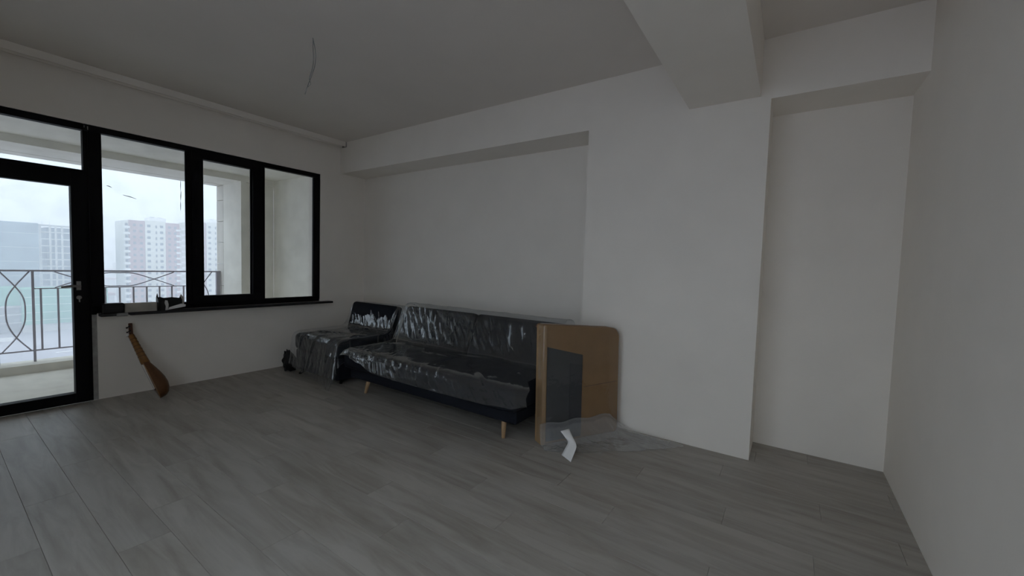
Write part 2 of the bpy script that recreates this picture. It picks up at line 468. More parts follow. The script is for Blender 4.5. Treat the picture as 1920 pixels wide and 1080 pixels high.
# added rear window, out of view, extra daylight for pillar and back wall
rw = tag(empty('added_rear_window', (XR - 0.1, 2.4, RWZ0)), 'unseen wide black framed window added behind the viewer to light the room', 'window', kind='structure')
lst = [(XR - .15, XR - .09, RWY0, RWY1, RWZ0, RWZ0 + .06), (XR - .15, XR - .09, RWY0, RWY1, RWZ1 - .06, RWZ1)]
for k in range(4):
    y = RWY0 + (RWY1 - RWY0 - .06) * k / 3
    lst.append((XR - .15, XR - .09, y, y + .06, RWZ0 + .06, RWZ1 - .06))
o = boxes('frame', FRAME, lst, rw); o.matrix_parent_inverse = Matrix.Translation(rw.location).inverted()
for k in range(3):
    y0 = RWY0 + .06 + (RWY1 - RWY0 - .06) * k / 3; y1 = RWY0 + (RWY1 - RWY0 - .06) * (k + 1) / 3
    o = box('pane', GLASS_REAR, XR - .124, XR - .116, y0, y1, RWZ0 + .06, RWZ1 - .06, rw); o.matrix_parent_inverse = Matrix.Translation(rw.location).inverted()

# curtain track on the ceiling along the window wall
ct = tag(empty('curtain_track', (1, 5.13, ZC)), 'white ceiling curtain track above the window, ending at the header', 'curtain track')
o = boxes('track', WALL, [(XR + .05, 3.345, 5.085, 5.092, 2.905, ZC - 0.001), (XR + .05, 3.345, 5.125, 5.132, 2.925, ZC - 0.001), (XR + .05, 3.345, 5.165, 5.172, 2.905, ZC - 0.001),
                          (XR + .05, 3.345, 5.092, 5.125, 2.955, ZC - 0.001), (XR + .05, 3.345, 5.132, 5.165, 2.955, ZC - 0.001)], ct)
o.matrix_parent_inverse = Matrix.Translation(ct.location).inverted()
o = boxes('end_cap', MORTAR, [(3.345, 3.358, 5.083, 5.174, 2.903, ZC - 0.001)], ct); o.matrix_parent_inverse = Matrix.Translation(ct.location).inverted()

# wire for a lamp
lw = tag(empty('ceiling_wire', (1.68, 2.97, ZC)), 'bare grey lamp wire hanging from the ceiling', 'wire')
for k, (pts, r) in enumerate((([(1.68, 2.97, ZC), (1.688, 2.955, 2.90), (1.692, 2.950, 2.83), (1.684, 2.956, 2.75), (1.668, 2.972, 2.68), (1.655, 2.985, 2.63), (1.640, 3.0, 2.56)], .0028),
                              ([(1.683, 2.972, ZC), (1.680, 2.965, 2.89), (1.682, 2.962, 2.82), (1.676, 2.965, 2.75), (1.662, 2.980, 2.68), (1.668, 2.975, 2.64), (1.655, 2.988, 2.615)], .0028))):
    bm = bmesh.new(); tube(bm, smoothline(pts, 30), r, 6)
    o = obj('conductor', bm, WIRE, lw, True); o.matrix_parent_inverse = Matrix.Translation(lw.location).inverted()

# ------------------------------------------------------------------ balcony
XJ = 2.785
tag(boxes('balcony_floor', BALCFLOOR, [(-3.0, 3.5, YO + 0.001, 7.42, -0.35, -0.10), (-3.0, 3.5, 7.42, 7.75, -0.35, -0.002)]), 'pale screed balcony floor with a low kerb under the railing', 'balcony floor', kind='structure')
tag(boxes('balcony_ceiling', BALC, [(-3.0, 3.5, YO + 0.001, 6.87, 2.586, 2.9)]), 'pale plastered ceiling of the balcony', 'ceiling', kind='structure')
tag(boxes('balcony_header', BALC, [(-3.0, 3.5, 6.87, 7.498, 2.50, 2.9), (-3.0, 3.5, 7.50, 7.75, 2.497, 2.9)]), 'pale plastered beam above the balcony opening', 'beam', kind='structure')
bj = tag(boxes('balcony_jamb', BALC, [(XJ, 2.858, 6.87, 7.498, -0.10, 2.499), (2.858, 3.279, 6.93, 7.498, -0.10, 2.499)]), 'pale plastered pier at the side of the balcony opening', 'pier', kind='structure')
z = -0.002
for h in (0.40, 0.5, 0.352, 0.34, 0.335, 0.335, 0.235):
    box('stone_block', STONE, XJ - 0.002, 3.279, 7.50, 7.75, z + 0.003, min(z + h - 0.003, 2.496), bj, 0.004); z += h
bl = tag(boxes('balcony_pier', BALC, [(-3.0, -1.9, 6.87, 7.498, -0.10, 2.499)]), 'pale plastered far pier of the balcony opening', 'pier', kind='structure')
z = -0.002
for h in (0.40, 0.5, 0.352, 0.34, 0.335, 0.335, 0.235):
    box('stone_block', STONE, -3.0, -1.898, 7.50, 7.75, z + 0.003, min(z + h - 0.003, 2.496), bl, 0.004); z += h
tag(boxes('balcony_side_wall', BALC, [(3.28, 3.5, YO + 0.001, 6.93, -0.10, 2.585)]), 'pale plastered side wall of the balcony beside the window', 'wall', kind='structure')
tag(boxes('balcony_end_wall', BALC, [(-3.0, -2.8, YO + 0.001, 6.869, -0.10, 2.585)]), 'pale plastered end wall of the balcony beyond the door', 'wall', kind='structure')

# railing
YRL = 7.63
rl = tag(empty('balcony_railing', (1.6, YRL, 0)), 'grey steel balcony railing with crossed curved bars', 'railing')
rinv = Matrix.Translation(rl.location).inverted()


def rpart(name, pts=None, r=0.007, b=None):
    bm = bmesh.new()
    if b: bx(bm, *b)
    else: tube(bm, pts, r, 8)
    o = obj(name, bm, RAIL, rl, b is None); o.matrix_parent_inverse = rinv
    return o


def rbar(name, x0, x1, z0, z1, t=0.012):
    rpart(name, b=(x0, x1, YRL - t, YRL + t, z0, z1))


rbar('top_rail', -1.89, 2.78, 1.108, 1.128, 0.02)
rbar('bottom_rail', -1.89, 2.75, 0.128, 0.144, 0.008)


def cross_panel(c):
    for s in (-1, 1):
        pts = smoothline([(c + s * .115, YRL, 1.11), (c, YRL, .93), (c - s * .062, YRL, .79), (c - s * .075, YRL, .63), (c - s * .062, YRL, .47), (c, YRL, .31), (c + s * .115, YRL, .137)], 28)
        rpart('curved_bar', pts, .0075)


def wide_panel(c):
    for s in (-1, 1):
        rbar('post', c + s * .78 - .011, c + s * .78 + .011, .0, 1.108)
    rbar('middle_rail', c - .769, c + .769, .892, .904, .008)
    for k in range(-5, 6):
        rbar('baluster', c + k * .1435 - .009, c + k * .1435 + .009, .144, .892, .007)
    zc, a = 1.005, .09
    for s in (-1, 1):
        pts = smoothline([(c - .60, YRL, zc - s * .1), (c - .37, YRL, zc), (c - .15, YRL, zc + s * .083), (c, YRL, zc + s * a), (c + .15, YRL, zc + s * .083), (c + .37, YRL, zc), (c + .60, YRL, zc - s * .1)], 30)
        rpart('curved_bar', pts, .0065)


wide_panel(1.58); cross_panel(.66); cross_panel(2.55); wide_panel(-.26 - 0.0); cross_panel(-1.2)
for xx in (2.725,): rbar('post', xx, xx + .045, .0, 1.108, .02)
rbar('post', -1.86, -1.83, .0, 1.108, .02)

# ------------------------------------------------------------------ sofa
def rbox(bm, size, bev, seg, mat4):
    n0 = len(bm.verts)
    sx, sy, sz = (s / 2 for s in size)
    before = set(bm.verts)
    bx(bm, -sx, sx, -sy, sy, -sz, sz, bev, seg)
    for v in bm.verts:
        if v not in before: v.co = mat4 @ v.co


def leg_mesh(bm, x, y, z0, z1, dx, dy, r0=.024, r1=.014):
    tube(bm, [(x, y, z1), (x + dx * .5, y + dy * .5, (z0 + z1) / 2), (x + dx, y + dy, z0)], [r0, (r0 + r1) / 2, r1], 12)


SY0, SY1 = 1.60, 3.72
sofa = tag(empty('sofa', (2.95, 2.66, 0)), 'black armless sofa on pale wooden legs under clear plastic', 'sofa')
sinv = Matrix.Translation(sofa.location).inverted()


def spart(name, bm, mat, par=sofa, inv=sinv, smooth=True):
    o = obj(name, bm, mat, par, smooth); o.matrix_parent_inverse = inv
    if smooth:
        md = o.modifiers.new('wn', 'WEIGHTED_NORMAL')
    return o


bm = bmesh.new(); bx(bm, 2.50, 3.34, SY0 + .03, SY1 - .03, .155, .265, .02, 3); spart('base', bm, SOFA)
ym = (SY0 + SY1) / 2
for a, b in ((SY0, ym - .004), (ym + .004, SY1)):
    bm = bmesh.new(); bx(bm, 2.43, 3.10, a, b, .262, .445, .045, 4); spart('seat_cushion', bm, SOFA)
    bm = bmesh.new()
    rbox(bm, (.16, b - a, .48), .045, 4, Matrix.Translation((3.25, (a + b) / 2, .605)) @ Matrix.Rotation(math.radians(22), 4, 'Y'))
    spart('backrest', bm, SOFA)
for x, y, dx, dy in ((2.60, 1.805, -.035, -.02), (2.60, 3.51, -.025, .024), (3.24, 1.80, .03, -.02), (3.24, 3.51, .03, .02)):
    bm = bmesh.new(); leg_mesh(bm, x, y, 0, .157, dx, dy); spart('leg', bm, BEECH)


def wr(p, s, k=0.0):
    return noise.noise(Vector(p) * s + Vector((k, k * 1.7, k * .6)))


def crease(y, x, k, f):
    """sharp narrow ridges like creased film"""
    v = noise.noise(Vector((y * f, x * f * .55, k)))
    return max(0, 1 - abs(v) * 7)


def fold_height(folds, y, sl):
    h = 0.0
    for (cy, cs, ang, ln, wd, ht) in folds:
        dy, ds = y - cy, sl - cs
        a = dy * math.cos(ang) + ds * math.sin(ang)
        b = -dy * math.sin(ang) + ds * math.cos(ang)
        if abs(a) < ln and abs(b) < wd * 2.5:
            t = 1 - (a / ln) ** 2
            h += ht * t * t * math.exp(-(b / wd) ** 2)
    return h


def sheet(name, prof, hem_fn, y_fn, ny, amp, inset, mat, label, cat, folds, sway_amp=.012):
    pr = smoothline(prof, 110)
    rows = []
    for j in range(ny + 1):
        u = j / ny
        line = []
        for p in pr:
            X, Z = p[0], p[1]
            Y, dz = y_fn(u, X, Z)
            line.append(Vector((X, Y, Z + dz)))
        hz, hx, hy = hem_fn(u)
        x0, y0, z0 = line[-1]
        nh = 40
        for i in range(1, nh + 1):
            t = i / nh
            sway = sway_amp * (math.sin(u * 23 + 3 * wr((u * 5, 0, 0), 1)) + .8 * wr((u * 14, t * 2, 3), 1)) * t
            line.append(Vector((x0 + (hx - x0) * t - abs(sway), y0 + (hy - y0) * t, z0 + (hz - z0) * t)))
        rows.append(line)
    bm = bmesh.new()
    out = []
    for j, line in enumerate(rows):
        r = []
        sl = 0.0
        for i, p in enumerate(line):
            if i: sl += (p - line[i - 1]).length
            d = amp * abs(.8 * wr(p, 3.1) + .22 * wr(p, 8, 4)) + .007 * abs(noise.noise(Vector((p.y * 13 + sl * 9, sl * 3.5, 2.2)))) + .003 * abs(noise.noise(Vector((p.y * 31 + sl * 20, sl * 8, 5.2)))) + fold_height(folds, p.y, sl)
            k0 = rows[min(j + 1, ny)][i] - rows[max(j - 1, 0)][i]
            k1 = line[min(i + 1, len(line) - 1)] - line[max(i - 1, 0)]
            n = k0.cross(k1)
            n = n.normalized() if n.length > 1e-9 else Vector((0, 0, 1))
            if n.x > 0 and n.z < 0.3: n = -n
            if n.z < -.2: n = -n
            q = p + n * (d + inset)
            q.z = max(q.z, .004)
            r.append(q)
        out.append(r)
    grid_mesh(bm, out)
    bmesh.ops.recalc_face_normals(bm, faces=bm.faces)
    o = obj(name, bm, mat, None, True)
    md = o.modifiers.new('thickness', 'SOLIDIFY'); md.thickness = .0006
    return tag(o, label, cat)


# film on the sofa: from behind the back over the seat, hanging down the front in a sagging hem
sp = [(3.50, .58), (3.465, .75), (3.415, .84), (3.335, .872), (3.26, .868), (3.215, .80), (3.155, .645), (3.08, .495), (2.97, .463), (2.75, .458), (2.55, .458), (2.47, .450), (2.424, .408)]
HEM = [(1.46, .36), (1.62, .315), (1.90, .295), (2.47, .285), (2.85, .287), (3.18, .304), (3.40, .36), (3.62, .402), (3.8, .403)]


def sofa_y(u, X, Z):
    y1 = 1.615 if X > 2.62 else 1.615 - .12 * min(1, (2.62 - X) / .15)
    y0 = 3.74
    return y0 + (y1 - y0) * u, (-.02 if u < .02 else 0)


def sofa_hem(u):
    y = 3.72 + (1.47 - 3.72) * u
    return lerp_tab(HEM, y), 2.412 - .008 * math.sin(u * 9), y


# (position across, position along the film, angle, half length, width, height) of each fold
SF = [(3.27, 1.485, -.95, .085, .020, .016), (3.21, 1.515, -.95, .06, .016, .013), (3.02, 1.520, -.8, .075, .018, .014), (2.94, 1.505, -.9, .06, .013, .010),
      (2.82, 1.525, -.9, .06, .014, .011), (2.74, 1.530, -.9, .05, .012, .009), (2.58, 1.525, -.9, .05, .012, .008), (2.36, 1.530, -.85, .085, .020, .016),
      (2.28, 1.555, -.8, .05, .014, .011), (1.98, 1.445, -.75, .22, .020, .016), (1.83, 1.120, -.6, .12, .016, .012), (3.42, 0.500, -1.1, .09, .018, .014),
      (3.36, 0.460, -1.2, .10, .016, .013), (3.22, 0.550, -1.15, .10, .020, .016), (3.14, 0.600, -1.2, .10, .018, .014), (3.05, 0.660, -1.0, .09, .014, .010),
      (2.15, 0.600, -1.4, .16, .018, .013), (2.02, 0.580, -1.3, .13, .016, .011), (2.5, 0.950, .15, .45, .03, .014), (2.8, 1.080, .1, .5, .03, .012), (3.5, 1.000, .4, .2, .02, .013)]
sheet('plastic_sheet', sp, sofa_hem, sofa_y, 300, .012, .006, FILM, 'clear plastic film draped over the black sofa', 'plastic sheet', SF, .008)

# ------------------------------------------------------------------ easy chair
AY0, AY1 = 3.93, 4.80
ch = tag(empty('easy_chair', (2.9, 4.36, 0)), 'black armless easy chair under clear plastic beside the window wall', 'chair')
cinv = Matrix.Translation(ch.location).inverted()
bm = bmesh.new(); bx(bm, 2.515, 3.28, AY0 + .012, AY1 - .012, .055, .30, .02, 3); spart('base', bm, SOFA, ch, cinv)
bm = bmesh.new(); bx(bm, 2.50, 3.16, AY0, AY1, .298, .485, .045, 4); spart('seat_cushion', bm, SOFA, ch, cinv)
bm = bmesh.new(); rbox(bm, (.15, AY1 - AY0, .46), .045, 4, Matrix.Translation((3.29, (AY0 + AY1) / 2, .585)) @ Matrix.Rotation(math.radians(15), 4, 'Y'))
spart('backrest', bm, SOFA, ch, cinv)
for x, y, dx, dy in ((2.63, 4.03, -.03, -.02), (2.58, 4.70, -.05, .03), (3.2, 4.03, .03, -.02), (3.2, 4.70, .03, .02)):
    bm = bmesh.new(); leg_mesh(bm, x, y, 0, .058, dx, dy); spart('leg', bm, BLACK, ch, cinv)

cp = [(3.52, .55), (3.47, .74), (3.41, .803), (3.33, .80), (3.27, .72), (3.20, .56), (3.12, .505), (3.0, .50), (2.8, .498), (2.6, .498), (2.53, .488), (2.495, .45)]


def chair_y(u, X, Z):
    if u > .88:
        t = (u - .88) / .12
        return 3.915 - .012 * t, -.24 * t * (1 if X < 3.2 else .6)
    return 4.815 + (3.915 - 4.815) * u / .88, 0


CHEM = [(0, .13), (.25, .07), (.5, .045), (.8, .03), (.9, .006), (1.0, .006)]


def chair_hem(u):
    y = 4.83 + (3.83 - 4.83) * u
    return lerp_tab(CHEM, u), 2.47 - .10 * max(0, u - .5) * 2, y


CF = [(4.45, .42, -.8, .08, .016, .013), (4.38, .46, -.9, .09, .016, .013), (4.30, .44, -.8, .08, .016, .013), (4.22, .48, -.9, .08, .016, .012), (4.6, .40, -1, .06, .014, .010),
      (4.4, 1.12, .25, .42, .02, .02), (4.15, 1.02, .35, .3, .02, .016), (4.05, 1.38, 1.5, .30, .022, .024), (4.35, 1.42, 1.2, .28, .018, .018), (3.98, 1.5, 1.55, .3, .018, .022), (4.6, 1.4, 1.35, .2, .016, .014)]
sheet('plastic_sheet', cp, chair_hem, chair_y, 210, .014, .006, FILM, 'clear plastic film draped over the easy chair down to the floor', 'plastic sheet', CF, .014)

# black bag by the wall beside the easy chair
bm = bmesh.new()
bmesh.ops.create_icosphere(bm, subdivisions=4, radius=1)
for v in bm.verts:
    p = v.co.copy()
    s = 1 + .35 * wr(p, 2.2, 2) + .16 * abs(wr(p, 5, 5)) + .05 * wr(p, 11, 1)
    zz = p.z * s
    tp = 1.0 - .45 * max(0, zz)
    v.co = Vector((2.535 + p.x * s * .075 * tp - .03 * max(0, zz), 4.955 + p.y * s * .085 * tp, max(0.0, .12 + zz * .135)))
tag(obj('black_bag', bm, BLACK, None, True), 'crumpled black bag on the floor between easy chair and window wall', 'bag')

# ------------------------------------------------------------------ cardboard package
U = Vector((.866, -.50, 0)).normalized(); V = Vector((.50, .866, 0)).normalized()   # along the front, into the depth
P0 = Vector((2.645, 1.485, 0))
pk = tag(empty('cardboard_package', P0), 'tall flat cardboard package wrapped in film beside the sofa', 'package')
PM = Matrix(((U.x, V.x, 0, P0.x), (U.y, V.y, 0, P0.y), (0, 0, 1, 0), (0, 0, 0, 1)))
pk.matrix_world = PM
PWD, PHT, PTH = .725, .915, .095
LEAN = .03


def outline(w, h, r_tr, r_tl, r_b, n=10, tr_drop=.045):
    pts = []
    def arc(cx, cz, r, a0, a1):
        for i in range(n + 1):
            a = a0 + (a1 - a0) * i / n
            pts.append((cx + r * math.cos(a), cz + r * math.sin(a)))
    arc(r_b, r_b, r_b, math.pi * 1.5, math.pi)
    arc(r_tl, h - r_tl, r_tl, math.pi, math.pi / 2)
    arc(w - r_tr, h - tr_drop - r_tr, r_tr, math.pi / 2, 0)
    arc(w - r_b * 3, r_b * 3, r_b * 3, 0, -math.pi / 2)
    return pts


def prism(bm, pts, y0, y1, lean=LEAN):
    a = [bm.verts.new((x, y0 + lean * z, z)) for x, z in pts]
    b = [bm.verts.new((x, y1 + lean * z, z)) for x, z in pts]
    bm.faces.new(a[::-1]); bm.faces.new(b)
    for i in range(len(a)):
        j = (i + 1) % len(a)
        bm.faces.new((a[i], a[j], b[j], b[i]))
    bmesh.ops.recalc_face_normals(bm, faces=bm.faces)


bm = bmesh.new(); prism(bm, outline(PWD, PHT, .085, .012, .012), 0, PTH)
obj('carton', bm, CARD, pk)
# pale edge protector on the left and seam across the front
bm = bmesh.new(); prism(bm, [(-.004, .0), (-.004, PHT - .01), (.028, PHT - .006), (.028, .0)], -.004, PTH + .002); obj('edge_protector', bm, CARDEDGE, pk)
bm = bmesh.new(); prism(bm, [(.38, .405), (.38, .408), (.715, .425), (.715, .422)], -.0015, .001); obj('carton_seam', bm, WOODD, pk)
bm = bmesh.new(); prism(bm, [(.035, .10), (.035, .745), (.36, .665), (.355, .02), (.035, .02)], -.005, .002); obj('charcoal_sheet', bm, CHAR, pk)
bm = bmesh.new(); prism(bm, [(.235, .02), (.245, .61), (.285, .60), (.358, .585), (.354, .02)], -.0075, -.0052); obj('charcoal_flap', bm, CHAR2, pk)
bm = bmesh.new(); prism(bm, outline(PWD - .02, PHT - .01, .085, .02, .012)[11:33] + [(PWD - .04, PHT - .10), (.04, PHT - .05)], PTH + .001, PTH + .03); obj('rear_board', bm, WOODD, pk)
# tight film around the carton
bm = bmesh.new()
rows = []
ol = outline(PWD + .012, PHT + .006, .09, .02, .014, 8)
cent = (PWD / 2, PHT / 2)
for k, (sc_, y) in enumerate(((.02, -.0105), (.35, -.0105), (.7, -.0105), (.95, -.0105), (1.0, -.004), (1.0, .03), (1.0, PTH * .7))):
    row = []
    for (x, z) in ol + [ol[0]]:
        xx = cent[0] + (x - .006 - cent[0]) * sc_; zz = cent[1] + (z - cent[1]) * sc_
        yy = y + LEAN * zz - .002 * abs(wr((xx * 9, zz * 9, k), 1))
        row.append(Vector((xx, yy, max(zz, .003))))
    rows.append(row)
grid_mesh(bm, rows)
obj('film_wrap', bm, FILM, pk, True)

# loose film puddled on the floor round the package
bm = bmesh.new()
rows = []
na, nr = 150, 34
for i in range(na + 1):
    s = i / na
    # path along the foot of the package: from its left side along the front to the pillar wall
    foot = PM @ Vector((-.03 + s * (PWD + .10), -.016, 0))
    top = .165 + .008 * math.sin(s * 20) - .13 * max(0, s - .8) / .2
    reach = lerp_tab([(0, .12), (.18, .22), (.4, .30), (.7, .42), (.88, .50), (1, .52)], s)
    dirv = (V * -1).lerp((U * .5 - V), s).normalized()
    row = []
    for j in range(nr + 1):
        t = j / nr
        fall = max(0, 1 - t * 2.4) ** 1.7
        p = foot + dirv * (reach * max(0, t - .08))
        rid = .032 * abs(wr((s * 9, t * 2.2, .3), 1.2)) + .016 * abs(wr((s * 21, t * 7, .8), 1.0)) + .03 * crease(s * 1.7, t * .5, 3.1, 3.3) * t
        z = top * fall + (rid * (.35 + .65 * math.sin(math.pi * min(1, t * 1.05))) if t > .05 else 0) + .003
        row.append(Vector((min(p.x, XB - .004), p.y, z)))
    rows.append(row)
grid_mesh(bm, rows)
o = obj('loose_plastic_film', bm, FILM_HAZY, None, True)
md = o.modifiers.new('thickness', 'SOLIDIFY'); md.thickness = .0006
tag(o, 'crumpled loose plastic film on the floor around the cardboard package', 'plastic film')

# white paper strip curling up on the film
ea = smoothline([(2.569, 1.276, .012), (2.60, 1.268, .045), (2.637, 1.262, .085), (2.636, 1.285, .115), (2.624, 1.318, .158)], 22)
eb = smoothline([(2.523, 1.180, .008), (2.575, 1.180, .050), (2.621, 1.187, .088), (2.668, 1.240, .120), (2.708, 1.290, .156)], 22)
bm = bmesh.new()
rows = [[a.lerp(b, k / 4) for k in range(5)] for a, b in zip(ea, eb)]
grid_mesh(bm, rows)
o = obj('paper_strip', bm, PAPER, None, True)
md = o.modifiers.new('thickness', 'SOLIDIFY'); md.thickness = .0008
tag(o, 'curled white paper strip lying on the loose plastic film', 'paper')

# ------------------------------------------------------------------ long-necked lute leaning on the wall
lut = tag(empty('long_necked_lute', (1.27, 4.80, 0)), 'brown wooden long-necked lute leaning on the wall below the window', 'lute')
ax = (Vector((1.120, 5.195, .665)) - Vector((1.285, 4.815, .0))).normalized()
sxv = Vector((.966, -.26, 0)); sxv = (sxv - ax * sxv.dot(ax)).normalized()     # bowl side
syv = ax.cross(sxv)
LM = Matrix(((sxv.x, syv.x, ax.x, 1.262), (sxv.y, syv.y, ax.y, 4.80), (sxv.z, syv.z, ax.z, .022), (0, 0, 0, 1)))
lut.matrix_world = LM
ST = [(0, .020, .022), (.008, .045, .050), (.03, .070, .074), (.07, .088, .092), (.12, .094, .100), (.18, .090, .096), (.24, .074, .082), (.30, .052, .064), (.35, .034, .048), (.39, .024, .038), (.42, .021, .034)]
bm = bmesh.new(); rings = []
for z, wv, dv in ST:
    rings.append([bm.verts.new((dv * math.sin(a) if True else 0, wv * math.cos(a), z)) for a in [math.pi * k / 14 for k in range(15)]])
for a, b in zip(rings, rings[1:]):
    for k in range(14): bm.faces.new((a[k], a[k + 1], b[k + 1], b[k]))
bm.faces.new(rings[0]); bm.faces.new(rings[-1][::-1])
bmesh.ops.recalc_face_normals(bm, faces=bm.faces)
obj('bowl', bm, BOWL, lut, True)
bm = bmesh.new()
ed = [(wv, z) for z, wv, dv in ST]
loop = [(y, z) for y, z in ed] + [(-y, z) for y, z in ed[::-1]]
a = [bm.verts.new((-.004, y, z)) for y, z in loop]; b = [bm.verts.new((.0, y, z)) for y, z in loop]
bm.faces.new(a); bm.faces.new(b[::-1])
for i in range(len(a)):
    j = (i + 1) % len(a); bm.faces.new((a[i], a[j], b[j], b[i]))
bmesh.ops.recalc_face_normals(bm, faces=bm.faces)
obj('soundboard', bm, WOODO, lut)
bm = bmesh.new(); tube(bm, [(.014, 0, .36), (.013, 0, .45), (.012, 0, .60), (.012, 0, .665)], [.034, .029, .024, .022], 12); obj('neck', bm, WOODO, lut, True)
for k in range(6):
    zz = .43 + k * .037
    bm = bmesh.new(); tube(bm, [(.0125, 0, zz), (.0125, 0, zz + .004)], .0325 - .0012 * k, 12); obj('fret', bm, WOODD, lut, True)
bm = bmesh.new(); tube(bm, [(-.008, 0, .662), (-.008, 0, .674)], .016, 8); obj('nut', bm, PAPER, lut)
bm = bmesh.new(); rbox(bm, (.030, .036, .125), .006, 2, Matrix.Translation((.027, 0, .715)) @ Matrix.Rotation(math.radians(16), 4, 'Y')); obj('peg_head', bm, WOODD, lut)
for k in range(4):
    bm = bmesh.new(); zz = .69 + k * .022; s = 1 if k % 2 else -1
    tube(bm, [(.018 + k * .006, 0, zz), (.016 + k * .006 - .018 * (k % 2), s * .032, zz), (.014 + k * .006 - .022 * (k % 2), s * .045, zz + .002)], [.004, .004, .009], 8); obj('tuning_peg', bm, BLACK, lut, True)
bm = bmesh.new(); bx(bm, -.016, -.004, -.03, .03, .085, .092, .001); obj('bridge', bm, WOODD, lut)
for k in range(3):
    bm = bmesh.new(); yy = (k - 1) * .009; tube(bm, [(-.006, yy * .5, .01), (-.017, yy, .088), (-.020, yy * .8, .40), (-.011, yy * .6, .668), (.005, yy * .4, .70)], .0006, 4); obj('string', bm, STEEL, lut)

# ------------------------------------------------------------------ things on the sill
bm = bmesh.new(); bx(bm, .945, 1.098, YW - .085, YW - .005, .8005, .895, .012, 3)
o = tag(obj('black_case', bm, BLACK), 'small black case on the sill beside the door frame', 'case')
bm = bmesh.new(); bx(bm, .955, 1.09, YW - .088, YW - .084, .845, .850); obj('lid_seam', bm, SILLM, o)
tag(box('packing_block', FOAM, 1.104, 1.342, YW - .06, YW - .006, .8005, .886, None, .004), 'beige packing block on the sill between case and torn carton', 'block')
tc = tag(empty('torn_carton', (1.46, YW - .06, .8005)), 'torn black carton with white lining on the window sill', 'carton')
tinv = Matrix.Translation(tc.location).inverted()


def jag(name, pts, thick, mat, axis):
    bm = bmesh.new()
    a = [bm.verts.new(p) for p in pts]; b = [bm.verts.new(Vector(p) + Vector(axis) * thick) for p in pts]
    bm.faces.new(a); bm.faces.new(b[::-1])
    for i in range(len(a)):
        j = (i + 1) % len(a); bm.faces.new((a[i], a[j], b[j], b[i]))
    bmesh.ops.recalc_face_normals(bm, faces=bm.faces)
    o = obj(name, bm, mat, tc); o.matrix_parent_inverse = tinv


y = YW - .010
jag('back_panel', [(1.35, y, .801), (1.56, y, .801), (1.562, y, .925), (1.548, y, .955), (1.535, y, .918), (1.47, y, .928), (1.41, y, .922), (1.375, y, .935), (1.365, y, .93), (1.358, y, .975), (1.35, y, .945)], .004, BLACK, (0, 1, 0))
jag('side_panel', [(1.35, y - .08, .801), (1.35, y, .801), (1.35, y, .935), (1.35, y - .05, .92), (1.35, y - .08, .89)], .004, BLACK, (-1, 0, 0))
jag('front_panel', [(1.352, y - .082, .801), (1.395, y - .082, .801), (1.40, y - .082, .845), (1.385, y - .082, .90), (1.365, y - .082, .885), (1.352, y - .082, .905)], .003, BLACK, (0, -1, 0))
jag('white_lining', [(1.395, y - .070, .803), (1.425, y - .060, .803), (1.43, y - .058, .86), (1.42, y - .062, .90), (1.40, y - .068, .905), (1.392, y - .07, .86)], .002, PAPER, (0, -1, 0))
jag('white_flap', [(1.42, y - .085, .812), (1.56, y - .088, .836), (1.565, y - .078, .853), (1.53, y - .07, .862), (1.47, y - .072, .845), (1.43, y - .078, .832)], .003, PAPER, (0, -.3, -.9))
jag('torn_flap', [(1.545, y - .045, .83), (1.562, y - .045, .84), (1.56, y - .03, .925), (1.545, y - .02, .955), (1.533, y - .025, .945), (1.548, y - .035, .90)], .002, FOAM, (0, -1, 0))
jag('bottom_panel', [(1.352, y - .08, .801), (1.56, y - .08, .801), (1.56, y, .801), (1.352, y, .801)], .003, BLACK, (0, 0, 1))

# ------------------------------------------------------------------ city beyond the balcony
ZG = -30.0
tag(box('ground', ASPH, -1000, 1600, -1000, 2200, ZG - 1, ZG), 'hazy street level far below the balcony', 'street', kind='structure')


def bpart(par, name, mat, lst):
    o = boxes(name, mat, lst, par); o.matrix_parent_inverse = Matrix.Translation(par.location).inverted()
    return o


